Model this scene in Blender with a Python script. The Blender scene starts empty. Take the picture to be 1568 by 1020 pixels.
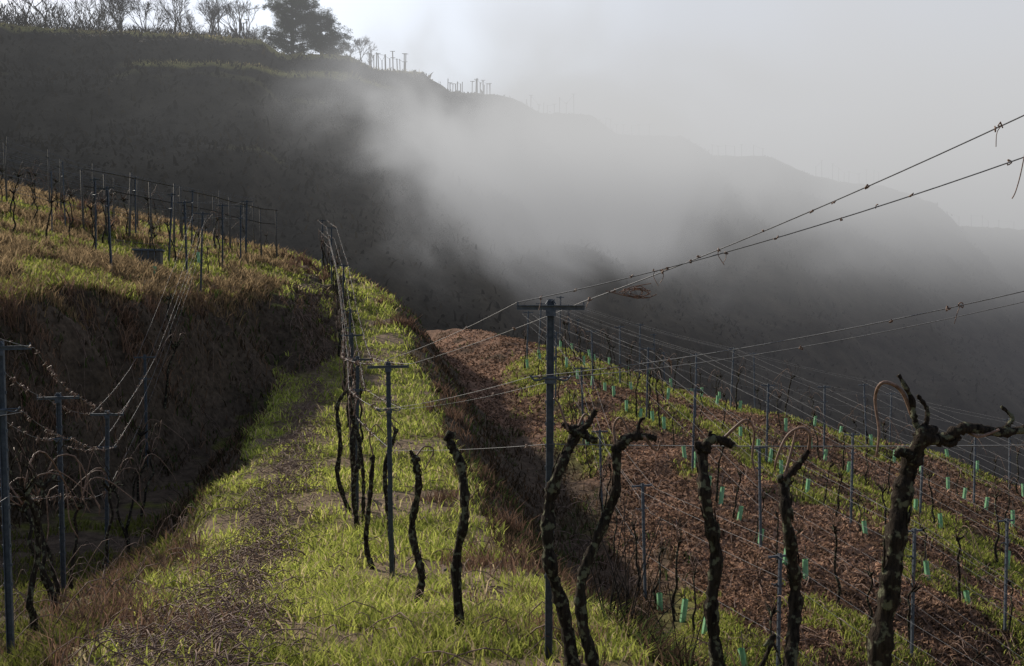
import bpy, math, random, time
import numpy as np
from mathutils import Vector
T0=time.time()
random.seed(7); rng=np.random.default_rng(11)
sc=bpy.context.scene
sc.view_settings.view_transform='Standard'
try: sc.view_settings.look='None'
except: pass
sc.view_settings.exposure=0

# ---------------------------------------------------------------- helpers
F=1500.0; A=math.atan(30/1500.0)
def unproj(px,py,d):
    cx=(px-784)/F; up=-(py-510)/F
    y=math.cos(A)+up*math.sin(A); z=up*math.cos(A)-math.sin(A)
    s=d/y
    return (cx*s,d,z*s)
def ip(v,xs,ys): return np.interp(v,xs,ys)
def sstep(a,b,v):
    t=np.clip((v-a)/(b-a),0,1); return t*t*(3-2*t)
def vnoise(x,y,s,seed=0):
    x=np.asarray(x,float)*s+seed*17.3; y=np.asarray(y,float)*s+seed*9.1
    xi=np.floor(x); yi=np.floor(y); fx=x-xi; fy=y-yi
    fx=fx*fx*(3-2*fx); fy=fy*fy*(3-2*fy)
    def h(a,b):
        v=np.sin(a*127.1+b*311.7+seed*74.7)*43758.5453
        return v-np.floor(v)
    return (h(xi,yi)*(1-fx)+h(xi+1,yi)*fx)*(1-fy)+(h(xi,yi+1)*(1-fx)+h(xi+1,yi+1)*fx)*fy
def fbm(x,y,s,seed=0,o=4):
    r=0;a=.5;t=0
    for i in range(o):
        r=r+a*vnoise(x,y,s*2**i,seed+i); t+=a; a*=.5
    return r/t

# ---------------------------------------------------------------- terrain
def xc(y): return ip(y,[0,5.5,12,25,38,46,60],[.3,-.77,-2.07,-4.1,-6.6,-9.8,-14])
def zp(y): return ip(y,[0,4,5.5,6.4,8,10,12,15,20,25,30,35,40,46],[-1.9,-1.95,-2.03,-2.12,-2.42,-2.66,-2.75,-2.72,-2.45,-1.95,-1.0,-.05,1.05,1.9])
def hf_exact(x,y):
    x=np.asarray(x,float); y=np.asarray(y,float)
    c=xc(y); P=zp(y); u=x-c
    R=-2.6-.2*(np.clip(x,-20,60)-3.5)+np.where(y<31,.14*(y-31),.09*(y-31))
    R=R-1.3*np.exp(-((u-4.6)/2.2)**2)*sstep(12,20,y)
    R=R+ (fbm(x,y,.25,3)-.5)*.6+(fbm(x,y,.8,14)-.5)*.25
    edge=1.7+np.clip(5.7-y,0,6)*1.5+(fbm(x,y,.5,9)-.5)*.6
    t=sstep(0,1,(u-edge)/2.5)
    near=np.exp(-((x-3.4)**2/3+(y-2.6)**2/3))*1.0
    z=P+near+(R-P-near)*t
    zh=ip(y,[0,6.6,10,12.5,19,24,30],[-2.2,-2.45,-3.0,-3.4,-3.35,-2.6,-1.3])
    tl=sstep(0,1,(-u-1.75+(fbm(x,y,.5,5)-.5)*.7)/1.4)
    z=np.where(u<0,P+(zh-P)*tl,z)
    Lp=.25+.25*(-np.clip(x,-40,20)-9.4)+.082*(y-18)+(fbm(x,y,.3,6)-.5)*.6
    xb=ip(y,[0,14,18,22,28,33,38,60],[-12,-10,-9.4,-8.6,-7.4,-7.6,-8.0,-12])
    w=ip(y,[0,28,34,40],[2.5,2.3,3,3.5])
    tb0=(xb+w-x+(fbm(x,y,.6,12)-.5)*1.3)/w
    tb=sstep(0,1,tb0)
    z=np.where(x<xb+w+.7,z+(Lp-z)*tb,z)
    z=z+np.where((x<xb+w)&(x>xb-.5),(fbm(x,y,1.1,15)-.5)*.7*np.clip(4*tb*(1-tb),0,1),0)
    ye=ip(x,[-30,-10,-4,3,8.8,15.4,30,60],[43,44,45,40,33,29,24,21])+(fbm(x,y,.2,8)-.5)*2
    dd=np.clip(y-ye,0,None)
    z=z-.65*dd*dd/(dd+2.5)
    z=z+(fbm(x,y,1.6,2)-.5)*.13
    far=-46+fbm(x,y,.01,1)*4
    return np.maximum(z,far)
GX0,GX1,GY0,GY1,GS=-32.0,30.0,-2.0,56.0,.1
_gx=np.arange(GX0,GX1+GS,GS); _gy=np.arange(GY0,GY1+GS,GS)
_X,_Y=np.meshgrid(_gx,_gy); HG=hf_exact(_X,_Y)
_dy,_dx=np.gradient(HG,GS); SG=np.sqrt(_dx**2+_dy**2)
def bil(G,x,y):
    fx=np.clip((np.asarray(x,float)-GX0)/GS,0,G.shape[1]-1.001); fy=np.clip((np.asarray(y,float)-GY0)/GS,0,G.shape[0]-1.001)
    i=fx.astype(int); j=fy.astype(int); a=fx-i; b=fy-j
    return (G[j,i]*(1-a)+G[j,i+1]*a)*(1-b)+(G[j+1,i]*(1-a)+G[j+1,i+1]*a)*b
def hf(x,y): return bil(HG,x,y)
def grad(x,y): return bil(SG,x,y)
HL=HG.tolist()
def H(x,y):
    fx=min(max((x-GX0)/GS,0),len(HL[0])-1.01); fy=min(max((y-GY0)/GS,0),len(HL)-1.01)
    i=int(fx); j=int(fy); a=fx-i; b=fy-j
    return (HL[j][i]*(1-a)+HL[j][i+1]*a)*(1-b)+(HL[j+1][i]*(1-a)+HL[j+1][i+1]*a)*b
def ghit(px,py):
    q=unproj(px,py,1.0); d=4.0
    while d<56:
        if q[2]*d<=H(q[0]*d,d): return (q[0]*d,d,q[2]*d)
        d+=.05
    return (q[0]*20,60,q[2]*20)

B0=np.array([[1.0,37],[3,32],[4.2,27],[4.5,21.6],[5.2,17.2],[6.3,14],[8.2,10]])
A0=np.array([[2.4,41],[7.8,35],[10.7,31],[12,27.6],[12.5,24],[13.5,20],[15,16]])
def resample(P,step):
    P=np.array(P,float); seg=np.linalg.norm(np.diff(P,axis=0),axis=1); L=np.concatenate([[0],np.cumsum(seg)])
    n=max(2,int(L[-1]/step)+1); s=np.arange(n)*step
    return np.stack([np.interp(s,L,P[:,0]),np.interp(s,L,P[:,1])],1)
ROWT=[-.33,0,.33,.66,1.0,1.3]
ROWS=[B0+(A0-B0)*t for t in ROWT]
rowpts=np.concatenate([resample(r,.5) for r in ROWS])
_sx=_X[::3,::3]; _sy=_Y[::3,::3]; RD=np.full(_sx.shape,99.0)
for p in rowpts: RD=np.minimum(RD,(_sx-p[0])**2+(_sy-p[1])**2)
RD=np.sqrt(RD)
def rowdist(x,y):
    i=np.clip(((x-GX0)/(GS*3)+.5).astype(int),0,RD.shape[1]-1); j=np.clip(((y-GY0)/(GS*3)+.5).astype(int),0,RD.shape[0]-1)
    return RD[j,i]
def greenmask(x,y):
    n3=fbm(x,y,.45,23); return np.clip(sstep(1.25,.25,rowdist(x,y)+(fbm(x,y,1.7,27)-.5)*1.7)*sstep(.46,.61,n3)*1.2,0,1)
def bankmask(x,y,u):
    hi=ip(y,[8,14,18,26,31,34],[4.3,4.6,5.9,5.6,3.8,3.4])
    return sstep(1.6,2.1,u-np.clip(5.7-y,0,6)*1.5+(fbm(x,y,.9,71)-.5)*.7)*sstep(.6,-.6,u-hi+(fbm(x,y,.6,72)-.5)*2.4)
def gcolor(x,y):
    u=x-xc(y); s=grad(x,y); s=np.where((x<GX0)|(x>GX1)|(y>GY1)|(y<GY0),0,s)
    n=fbm(x,y,1.1,21); n2=fbm(x,y,4.5,22)
    green=np.stack([.13+.08*n2,.13+.08*n2,.04+0*n],-1)
    dirt=np.stack([.13+.10*n2,.095+.07*n2,.065+.045*n2],-1)
    litter=np.stack([.13+.14*n2,.078+.08*n2,.053+.055*n2],-1)
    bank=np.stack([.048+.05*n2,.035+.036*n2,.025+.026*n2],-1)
    tan=np.stack([.17+.1*n2,.125+.08*n2,.07+.03*n2],-1)
    def mix(a,b,t): return a+(b-a)*t[...,None]
    col=mix(green,dirt,sstep(.48,.62,n))
    col=mix(col,dirt,np.exp(-((u+1.0)/.42)**2)*.8)
    right=(u>2.2)
    rc=mix(litter,green,greenmask(x,y))
    rc=rc*(.5+1.0*fbm(x,y,.6,29))[...,None]
    col=np.where(right[...,None],rc,col)
    left=(x<-7.4)&(u<-1.7)
    pc=mix(green,tan,sstep(.47,.63,n))
    col=np.where(left[...,None],pc,col)
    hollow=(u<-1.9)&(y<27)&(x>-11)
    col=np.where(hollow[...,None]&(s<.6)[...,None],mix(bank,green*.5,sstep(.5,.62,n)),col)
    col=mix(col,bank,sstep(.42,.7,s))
    col=mix(col,bank,np.where(u>0,bankmask(x,y,u),0)*.9)  # dark bank soil; also paints in shade on the face away from sun
    col=mix(col,np.broadcast_to(np.array([.03,.03,.024]),col.shape),sstep(44,52,y))
    return col

# ---------------------------------------------------------------- materials
def newmat(name):
    m=bpy.data.materials.new(name); m.use_nodes=True
    nt=m.node_tree; nt.nodes.clear()
    out=nt.nodes.new('ShaderNodeOutputMaterial')
    return m,nt,out
def mat_ground(name,scale,bump):
    m,nt,out=newmat(name); N=nt.nodes; L=nt.links
    b=N.new('ShaderNodeBsdfPrincipled'); b.inputs['Roughness'].default_value=.95
    b.inputs['Specular IOR Level'].default_value=.1
    at=N.new('ShaderNodeAttribute'); at.attribute_name='Col'
    tc=N.new('ShaderNodeTexCoord')
    no=N.new('ShaderNodeTexNoise'); no.inputs['Scale'].default_value=scale; no.inputs['Detail'].default_value=8; no.inputs['Roughness'].default_value=.7
    L.new(tc.outputs['Object'],no.inputs['Vector'])
    mr=N.new('ShaderNodeMapRange'); mr.inputs[1].default_value=.3; mr.inputs[2].default_value=.7; mr.inputs[3].default_value=.35; mr.inputs[4].default_value=1.7
    L.new(no.outputs[0],mr.inputs[0])
    vm=N.new('ShaderNodeVectorMath'); vm.operation='SCALE'
    L.new(at.outputs['Color'],vm.inputs[0]); L.new(mr.outputs[0],vm.inputs['Scale'])
    L.new(vm.outputs[0],b.inputs['Base Color'])
    bp=N.new('ShaderNodeBump'); bp.inputs['Strength'].default_value=.9; bp.inputs['Distance'].default_value=bump
    L.new(no.outputs[0],bp.inputs['Height']); L.new(bp.outputs[0],b.inputs['Normal'])
    L.new(b.outputs[0],out.inputs[0]); return m
def mat_leaf(name,tr=.45):
    m,nt,out=newmat(name); N=nt.nodes; L=nt.links
    at=N.new('ShaderNodeAttribute'); at.attribute_name='Col'
    d=N.new('ShaderNodeBsdfDiffuse'); t=N.new('ShaderNodeBsdfTranslucent'); mx=N.new('ShaderNodeMixShader'); mx.inputs[0].default_value=tr
    L.new(at.outputs['Color'],d.inputs[0]); L.new(at.outputs['Color'],t.inputs[0])
    L.new(d.outputs[0],mx.inputs[1]); L.new(t.outputs[0],mx.inputs[2]); L.new(mx.outputs[0],out.inputs[0]); return m
def mat_simple(name,c1,c2,scale=20,rough=.8,metal=0,bump=.003,stretch=None,spot=None,spec=.3):
    m,nt,out=newmat(name); N=nt.nodes; L=nt.links
    b=N.new('ShaderNodeBsdfPrincipled'); b.inputs['Roughness'].default_value=rough; b.inputs['Metallic'].default_value=metal
    b.inputs['Specular IOR Level'].default_value=spec
    tc=N.new('ShaderNodeTexCoord'); mp=N.new('ShaderNodeMapping')
    if stretch: mp.inputs['Scale'].default_value=stretch
    L.new(tc.outputs['Object'],mp.inputs[0])
    no=N.new('ShaderNodeTexNoise'); no.inputs['Scale'].default_value=scale; no.inputs['Detail'].default_value=6; no.inputs['Roughness'].default_value=.7
    L.new(mp.outputs[0],no.inputs['Vector'])
    r=N.new('ShaderNodeValToRGB'); r.color_ramp.elements[0].position=.35; r.color_ramp.elements[1].position=.68
    r.color_ramp.elements[0].color=(*c1,1); r.color_ramp.elements[1].color=(*c2,1)
    L.new(no.outputs[0],r.inputs[0]); last=r.outputs[0]
    if spot:
        n2=N.new('ShaderNodeTexNoise'); n2.inputs['Scale'].default_value=26; n2.inputs['Detail'].default_value=5
        L.new(tc.outputs['Object'],n2.inputs['Vector'])
        mr=N.new('ShaderNodeMapRange'); mr.inputs[1].default_value=.54; mr.inputs[2].default_value=.62
        L.new(n2.outputs[0],mr.inputs[0])
        mx=N.new('ShaderNodeMixRGB'); mx.inputs[2].default_value=(*spot,1)
        L.new(mr.outputs[0],mx.inputs[0]); L.new(last,mx.inputs[1]); last=mx.outputs[0]
    L.new(last,b.inputs['Base Color'])
    bp=N.new('ShaderNodeBump'); bp.inputs['Strength'].default_value=1; bp.inputs['Distance'].default_value=bump
    L.new(no.outputs[0],bp.inputs['Height']); L.new(bp.outputs[0],b.inputs['Normal'])
    L.new(b.outputs[0],out.inputs[0]); return m
M_ground=mat_ground('ground_soil',7,.05)
M_hill=mat_ground('hill_soil',.35,.8)
M_grass=mat_leaf('grass_blades',.5)
M_dry=mat_leaf('dry_leaves',.3)
M_bark=mat_simple('vine_bark',(.010,.008,.007),(.06,.046,.036),scale=18,rough=.95,bump=.018,stretch=(3,3,.5),spot=(.15,.15,.10),spec=.1)
M_bark2=mat_simple('tree_bark',(.02,.017,.015),(.05,.04,.035),scale=6,rough=.95,bump=.02,spec=.1)
M_cane=mat_simple('cane_wood',(.10,.058,.042),(.30,.19,.145),scale=30,rough=.6,bump=.001)
M_litcane=mat_simple('cut_cane_wood',(.09,.055,.042),(.32,.215,.17),scale=14,rough=.75,bump=.001)
M_metal=mat_simple('galvanised_steel',(.07,.08,.10),(.14,.16,.19),scale=35,rough=.6,metal=.4,bump=.0006)
M_wire=mat_simple('wire_steel',(.12,.12,.13),(.24,.24,.25),scale=60,rough=.6,metal=.3,bump=.0002)
M_guard=mat_simple('guard_plastic',(.18,.42,.20),(.34,.62,.36),scale=12,rough=.5,bump=.0005)
M_needle=mat_leaf('pine_needles',.25)
M_wood=mat_simple('weathered_wood',(.07,.062,.055),(.18,.165,.15),scale=12,rough=.9,bump=.003,stretch=(1,1,6))

# ---------------------------------------------------------------- mesh builders
def link(o): sc.collection.objects.link(o); return o
def mesh_np(name,verts,faces,nv,mat,col=None,smooth=False):
    me=bpy.data.meshes.new(name)
    verts=np.asarray(verts,np.float32); faces=np.asarray(faces,np.int32)
    me.vertices.add(len(verts)); me.vertices.foreach_set('co',verts.ravel())
    nf=len(faces); me.loops.add(nf*nv); me.loops.foreach_set('vertex_index',faces.ravel())
    me.polygons.add(nf); me.polygons.foreach_set('loop_start',np.arange(0,nf*nv,nv,dtype=np.int32))
    if smooth: me.polygons.foreach_set('use_smooth',np.ones(nf,bool))
    me.update(calc_edges=True)
    if col is not None:
        a=me.color_attributes.new('Col','FLOAT_COLOR','POINT')
        c=np.ones((len(verts),4),np.float32); c[:,:3]=col; a.data.foreach_set('color',c.ravel())
    me.materials.append(mat)
    return me
class MB:
    def __init__(s): s.v=[]; s.f=[]; s.m=[]; s.n=0
    def tube(s,pts,rad,sides=6,mi=0,rough=0.0,cap=True):
        pts=np.asarray(pts,float); n=len(pts)
        rad=np.full(n,rad) if np.isscalar(rad) else np.asarray(rad,float)
        T=np.gradient(pts,axis=0); T/= (np.linalg.norm(T,axis=1,keepdims=True)+1e-9)
        ref=np.array([.13,.97,.2]) if abs(T[0][1])<.8 else np.array([1,.1,.1])
        base=s.n
        a=np.linspace(0,2*math.pi,sides,endpoint=False)
        X=np.cross(T,ref); X/=np.linalg.norm(X,axis=1,keepdims=True)+1e-9; Y=np.cross(T,X)
        rr=rad[:,None]*(1+(rng.random((n,sides))-.5)*rough)
        ring=pts[:,None,:]+(np.cos(a)*rr)[...,None]*X[:,None,:]+(np.sin(a)*rr)[...,None]*Y[:,None,:]
        s.v.extend(ring.reshape(-1,3).tolist()); s.n+=n*sides
        for i in range(n-1):
            for j in range(sides):
                k=(j+1)%sides
                s.f.append((base+i*sides+j,base+i*sides+k,base+(i+1)*sides+k,base+(i+1)*sides+j)); s.m.append(mi)
        if cap:
            s.f.append(tuple(base+j for j in range(sides))[::-1]); s.m.append(mi)
            s.f.append(tuple(base+(n-1)*sides+j for j in range(sides))); s.m.append(mi)
    def box(s,c,d,mi=0,rot=0):
        x,y,z=c; a,b,e=d[0]/2,d[1]/2,d[2]/2; base=s.n; s.n+=8
        for dx,dy,dz in [(-a,-b,-e),(a,-b,-e),(a,b,-e),(-a,b,-e),(-a,-b,e),(a,-b,e),(a,b,e),(-a,b,e)]:
            X=dx*math.cos(rot)-dy*math.sin(rot); Y=dx*math.sin(rot)+dy*math.cos(rot)
            s.v.append((x+X,y+Y,z+dz))
        for f in [(0,3,2,1),(4,5,6,7),(0,1,5,4),(1,2,6,5),(2,3,7,6),(3,0,4,7)]:
            s.f.append(tuple(base+i for i in f)); s.m.append(mi)
    def mesh(s,name,mats,smooth=True):
        me=bpy.data.meshes.new(name); me.from_pydata([tuple(v) for v in s.v],[],s.f)
        for m in mats: me.materials.append(m)
        me.polygons.foreach_set('material_index',np.array(s.m,np.int32))
        if smooth: me.polygons.foreach_set('use_smooth',np.ones(len(s.f),bool))
        me.update(); return me
    def obj(s,name,mats,smooth=True):
        return link(bpy.data.objects.new(name,s.mesh(name,mats,smooth)))
def spline(pts,n):
    P=np.asarray(pts,float)
    Q=np.vstack([2*P[0]-P[1],P,2*P[-1]-P[-2]])
    ts=np.linspace(0,len(P)-1-1e-6,n); i=ts.astype(int); f=(ts-i)[:,None]
    a,b,c,d=Q[i],Q[i+1],Q[i+2],Q[i+3]
    return .5*((2*b)+(c-a)*f+(2*a-5*b+4*c-d)*f*f+(3*b-a-3*c+d)*f**3)

def axis(lo,hi,step,far0,far1,g=1.12):
    c=list(np.arange(lo,hi,step)); s=step; v=c[-1]
    while v<far1: s*=g; v+=s; c.append(v)
    s=step; v=c[0]
    while v>far0: s*=g; v-=s; c.insert(0,v)
    return np.array(c)
gx=axis(-18,18,.12,-900,900); gy=axis(2,47,.12,-300,1500)
X,Y=np.meshgrid(gx,gy); Z=hf_exact(X,Y)
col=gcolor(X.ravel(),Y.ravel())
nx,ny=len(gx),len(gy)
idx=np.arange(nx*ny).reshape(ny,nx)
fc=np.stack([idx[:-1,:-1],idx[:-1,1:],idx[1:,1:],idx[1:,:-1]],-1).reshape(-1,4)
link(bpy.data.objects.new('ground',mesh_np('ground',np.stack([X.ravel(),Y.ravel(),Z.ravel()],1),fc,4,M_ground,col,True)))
print('ground',time.time()-T0)

# ---------------------------------------------------------------- hillside
rp=np.array([[-900,60,95],[-500,20,98],[-200,25,100],[0,34,104],[90,46,108],[250,50,109],[400,62,110],[432,82,112],[535,84,114],[572,106,117],[645,112,121],[690,140,126],[760,146,134],[795,152,137],[825,172,142],[905,176,150],[945,207,156],[1040,207,166],[1090,238,175],[1180,240,186],[1250,272,196],[1350,285,208],[1420,308,220],[1462,346,230],[1570,350,250],[1700,380,270],[2100,420,320],[2600,430,380]],float)
cols_px=np.concatenate([np.linspace(-900,0,60),np.linspace(4,1600,420),np.linspace(1620,2600,60)])
cp=np.interp(cols_px,rp[:,0],rp[:,1]); cd=np.interp(cols_px,rp[:,0],rp[:,2])
cp=cp+(vnoise(cols_px,cols_px*0,.03,4)-.5)*5+(vnoise(cols_px,cols_px*0,.12,6)-.5)*3
ridge=np.array([unproj(a,b,c) for a,b,c in zip(cols_px,cp,cd)])
ts=np.concatenate([-np.array([90,60,40,25,15,9,5,2.5,1.0]),np.linspace(0,30,90),np.linspace(30.8,120,120)])
Rx=ridge[:,0][None,:]; Ry=ridge[:,1][None,:]; Rz=ridge[:,2][None,:]
T=ts[:,None]; dirx,diry=.22,-.975
hx=Rx+T*dirx*np.ones_like(Rx); hy=Ry+T*diry*np.ones_like(Rx)
zl=np.clip(T,0,None)*.72*np.ones_like(Rx)
zl=zl+(fbm(hx,hy,.03,31)-.5)*12*sstep(2,25,T)
ph=(zl+Rz*.25)/7.5; fr=ph-np.floor(ph)
ph0=(Rz*.25)/7.5
def stair(p): f=p-np.floor(p); return np.floor(p)+sstep(.2,1,f)
zs=(stair(ph)-stair(ph0))*7.5
w=.5*sstep(0,4,T)*(.4+.9*fbm(hx,hy,.02,37))
drop=zl*(1-w)+zs*w
hz=Rz-drop
hz=np.where(T<0,Rz+T*.12,hz)
PX=cols_px[None,:]*np.ones_like(hx)
shelf_z=26.2+(fbm(hx,hy*0,.05,44)-.5)*1.2
inshelf=sstep(190,250,PX)*sstep(640,540,PX)
below=np.clip(shelf_z-hz,0,None)
hz=np.where(hz<shelf_z,hz+inshelf*np.minimum(below,1.3)*sstep(6,1.3,below),hz)
hz=hz+(fbm(hx,hy,.25,33)-.5)*1.6*sstep(0,3,np.abs(T))
hz=np.maximum(hz,-50)
n=fbm(hx,hy,.4,35)
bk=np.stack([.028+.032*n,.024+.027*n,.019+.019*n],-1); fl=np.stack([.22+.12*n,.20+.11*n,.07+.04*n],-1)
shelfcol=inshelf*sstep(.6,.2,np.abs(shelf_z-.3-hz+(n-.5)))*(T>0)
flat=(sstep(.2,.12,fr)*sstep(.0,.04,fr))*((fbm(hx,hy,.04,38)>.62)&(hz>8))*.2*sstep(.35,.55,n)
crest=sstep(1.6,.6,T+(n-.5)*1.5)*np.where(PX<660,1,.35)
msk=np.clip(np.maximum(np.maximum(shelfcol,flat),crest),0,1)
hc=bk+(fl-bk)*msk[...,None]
nn,mm=hx.shape; idx=np.arange(nn*mm).reshape(nn,mm)
fc=np.stack([idx[:-1,:-1],idx[1:,:-1],idx[1:,1:],idx[:-1,1:]],-1).reshape(-1,4)
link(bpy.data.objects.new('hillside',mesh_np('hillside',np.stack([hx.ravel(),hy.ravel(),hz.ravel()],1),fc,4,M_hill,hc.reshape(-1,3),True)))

# ---------------------------------------------------------------- blades
def blades(name,x,y,z,h,w,col,mat,lean=.5):
    n=len(x); a=rng.random(n)*2*math.pi; la=rng.random(n)*2*math.pi
    l=h*lean*(.3+rng.random(n))
    bx=np.cos(a)*w/2; by=np.sin(a)*w/2
    lx=np.cos(la)*l; ly=np.sin(la)*l
    v=np.empty((n,5,3))
    v[:,0]=np.stack([x-bx,y-by,z-.01],1); v[:,1]=np.stack([x+bx,y+by,z-.01],1)
    v[:,2]=np.stack([x-bx*.7+lx*.35,y-by*.7+ly*.35,z+h*.6],1); v[:,3]=np.stack([x+bx*.7+lx*.35,y+by*.7+ly*.35,z+h*.6],1)
    v[:,4]=np.stack([x+lx,y+ly,z+h*.95],1)
    b=np.arange(n)[:,None]*5
    f=np.concatenate([b+np.array([0,1,3]),b+np.array([0,3,2]),b+np.array([2,3,4])],0)
    c=np.repeat(col,5,axis=0)
    link(bpy.data.objects.new(name,mesh_np(name,v.reshape(-1,3),f,3,mat,c)))
def sample(N,r0,r1,ylo,yhi):
    y=ylo*(yhi/ylo)**rng.random(N)
    r=r0+(r1-r0)*rng.random(N)
    return r*y,y
def gcols(n,dry=.15,gain=1.0):
    t=rng.random(n)[:,None]; a=np.array([.20,.25,.045]); b=np.array([.53,.54,.14])
    base=a+(b-a)*t
    d=rng.random(n)<dry; base[d]=np.array([.50,.40,.25])*(.45+.7*rng.random((d.sum(),1)))
    return base*gain
x,y=sample(350000,-.62,.30,3.6,47)
u=x-xc(y); s=grad(x,y); n1=fbm(x,y,1.1,21); n3=fbm(x,y,2.6,41); shade_streaks=fbm(x*.35,y*1.6,1.0,49,3)
strip=(u>-1.9+(fbm(x,y,.8,43)-.5)*1.2)&(u<2.0+np.clip(5.7-y,0,6)*1.5+(fbm(x,y,.8,45)-.5)*.8)
k=strip&(rng.random(len(x))<np.clip(1.3-1.2*sstep(.47,.65,n1)-.72*np.exp(-((u+1.0)/.38)**2)-.5*sstep(.52,.66,n3)-.6*sstep(.5,.64,shade_streaks),.08,1))&(s<.75)
xs,ys=x[k],y[k]; hh=(.02+.075*rng.random(len(xs))**2)*(1+.9*vnoise(xs,ys,.9,5))*(1+ys/40); ww=.006+.0011*ys
c=gcols(len(xs),.22)*(.55+.6*fbm(xs,ys,.9,47)+.35*sstep(.6,.4,shade_streaks[k]))[:,None]  # stretched noise paints streaks of shade into the grass colour and density
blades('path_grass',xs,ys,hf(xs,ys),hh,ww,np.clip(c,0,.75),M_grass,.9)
x,y=sample(60000,-.7,-.15,5,27); u=x-xc(y); s=grad(x,y)
k=(u<-1.9)&(s<.6)&(x>-9.5)&(fbm(x,y,.9,81)>.5)
xs,ys=x[k],y[k]; blades('hollow_grass',xs,ys,hf(xs,ys),.04+.12*rng.random(len(xs)),.008+.001*ys,gcols(len(xs),.35,.36),M_grass,.8)
x,y=sample(150000,-.60,-.12,17,46); u=x-xc(y); s=grad(x,y); n1=fbm(x,y,.8,51)
k=(x<-7.3)&(u<-1.5)&(s<.62)&(rng.random(len(x))<1.2-sstep(.5,.7,n1))
xs,ys=x[k],y[k]; c=gcols(len(xs),.25,.85)*(.5+.8*fbm(xs,ys,.8,48))[:,None]; dn=fbm(xs,ys,.6,52)>.515; c[dn]=np.array([.36,.26,.15])*(.35+.8*rng.random((dn.sum(),1)))
blades('meadow_grass',xs,ys,hf(xs,ys),(.06+.16*rng.random(len(xs))**2)*(1+.9*dn),.012+.0011*ys,c,M_grass,.7)
x,y=sample(260000,-.62,.45,4,46); s=grad(x,y); u=x-xc(y)
k=((s>.5)|((u>1.7)&(bankmask(x,y,u)>.5)))&(rng.random(len(x))<.25+.6*(fbm(x,y,1.2,61)>.5))
xs,ys=x[k],y[k]; n=len(xs); t=rng.random(n)[:,None]; lf=((xs<-5)&(fbm(xs,ys,.9,63)>.47))[:,None]
c=np.array([.035,.028,.018])+(np.where(lf,np.array([.27,.175,.12]),np.array([.14,.09,.06]))-np.array([.035,.028,.018]))*t**1.6; g=(rng.random(n)<.35)&(fbm(xs,ys,.7,62)>.48); c[g]=np.array([.065,.09,.03])
blades('bank_grass',xs,ys,hf(xs,ys),(.05+.2*rng.random(n)**2)*np.where(lf[:,0],1.5,1),.008+.0011*ys,c,M_grass,.9)
x,y=sample(260000,-.08,.62,8.5,44); u=x-xc(y); s=grad(x,y); bm=bankmask(x,y,u)
m=(u>2)&(s<.6)&(bm<.4); gm=greenmask(x,y)
gk=m&(rng.random(len(x))<gm*.7)
xs,ys=x[gk],y[gk]
blades('row_grass',xs,ys,hf(xs,ys),.05+.10*rng.random(len(xs)),.010+.0011*ys,gcols(len(xs),.15,.8),M_grass,.8)
lk=m&~gk&(rng.random(len(x))<.7)
xs,ys=x[lk],y[lk]; n=len(xs); t=rng.random(n)[:,None]
c=(np.array([.07,.045,.032])+(np.array([.52,.325,.225])-np.array([.07,.045,.032]))*t**1.7)*(.4+1.1*fbm(xs,ys,.6,29))[:,None]
blades('leaf_litter',xs,ys,hf(xs,ys),.02+.06*rng.random(n),.03+.0012*ys,c,M_dry,1.5)
def weeds(name,cx,cy,rad,per,hm,base,mat=None):
    cx=np.repeat(cx,per); cy=np.repeat(cy,per); rad=np.repeat(rad,per); hm=np.repeat(hm,per); n=len(cx)
    X=cx+rng.normal(0,1,n)*rad; Y=cy+rng.normal(0,1,n)*rad
    blades(name,X,Y,hf(X,Y),hm*(.3+.7*rng.random(n)),.005+.0008*Y,np.array(base)*(.35+.8*rng.random((n,1))),mat or M_dry,.8)
spots=[(230,880,.35),(250,860,.4),(215,905,.35),(180,930,.3),(760,810,.4),(780,860,.35),(740,870,.3),(690,770,.25),(810,890,.3),(120,960,.35),(150,990,.35),(90,985,.3),(860,940,.25),(900,960,.25),(960,985,.25),(20,500,.5),(60,520,.5),(130,500,.5),(200,510,.4),(250,530,.4),(40,560,.4),(140,330,.9),(160,320,.9),(130,350,.8),(120,310,.8),(175,345,.7),(180,430,.4),(220,440,.4),(300,450,.35),(450,400,.7),(470,420,.7),(455,380,.7),(590,465,.4),(620,500,.5),(650,520,.5),(670,600,.4),(690,640,.4),(720,690,.4),(640,470,.4),(730,740,.35),(1440,880,.25)]
P=[(ghit(a,b),h) for a,b,h in spots]; P=[(p,h) for p,h in P if p[1]<46]
cx=[];cy=[];rr=[];hm=[]
for p,h in P:
    for q in range(5):
        cx.append(p[0]+random.gauss(0,.4));cy.append(p[1]+random.gauss(0,.4));rr.append(.07+.08*random.random());hm.append(h*random.uniform(.4,1.1))
weeds('dry_weeds',cx,cy,rr,45,hm,(.29,.18,.125))
yy=rng.uniform(17,30,300); xx=np.interp(yy,[14,18,22,28,33],[-10,-9.4,-8.6,-7.4,-7.6])-rng.exponential(.6,300)+.4
weeds('tall_dry_grass',xx,yy,np.full(300,.14),16,rng.uniform(.12,.42,300),(.36,.25,.14))
sel=rng.integers(0,hx.size,80000); jx=hx.ravel()[sel]; jy=hy.ravel()[sel]; jz=hz.ravel()[sel]; tt=(T*np.ones_like(hx)).ravel()[sel]
k=(jz>-25)&(tt>-6)&(rng.random(len(sel))<.6); jx,jy,jz,tt=jx[k],jy[k],jz[k],tt[k]; n=len(jx)
c=np.array([.025,.022,.016])+(np.array([.085,.065,.04])-np.array([.025,.022,.016]))*rng.random((n,1))**3
blades('hillside_scrub',jx+rng.normal(0,.3,n),jy+rng.normal(0,.3,n),jz-.1,.15+.8*rng.random(n)**4*sstep(-1,4,tt)+.1,.15+.25*rng.random(n),c,M_dry,.8)
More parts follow.
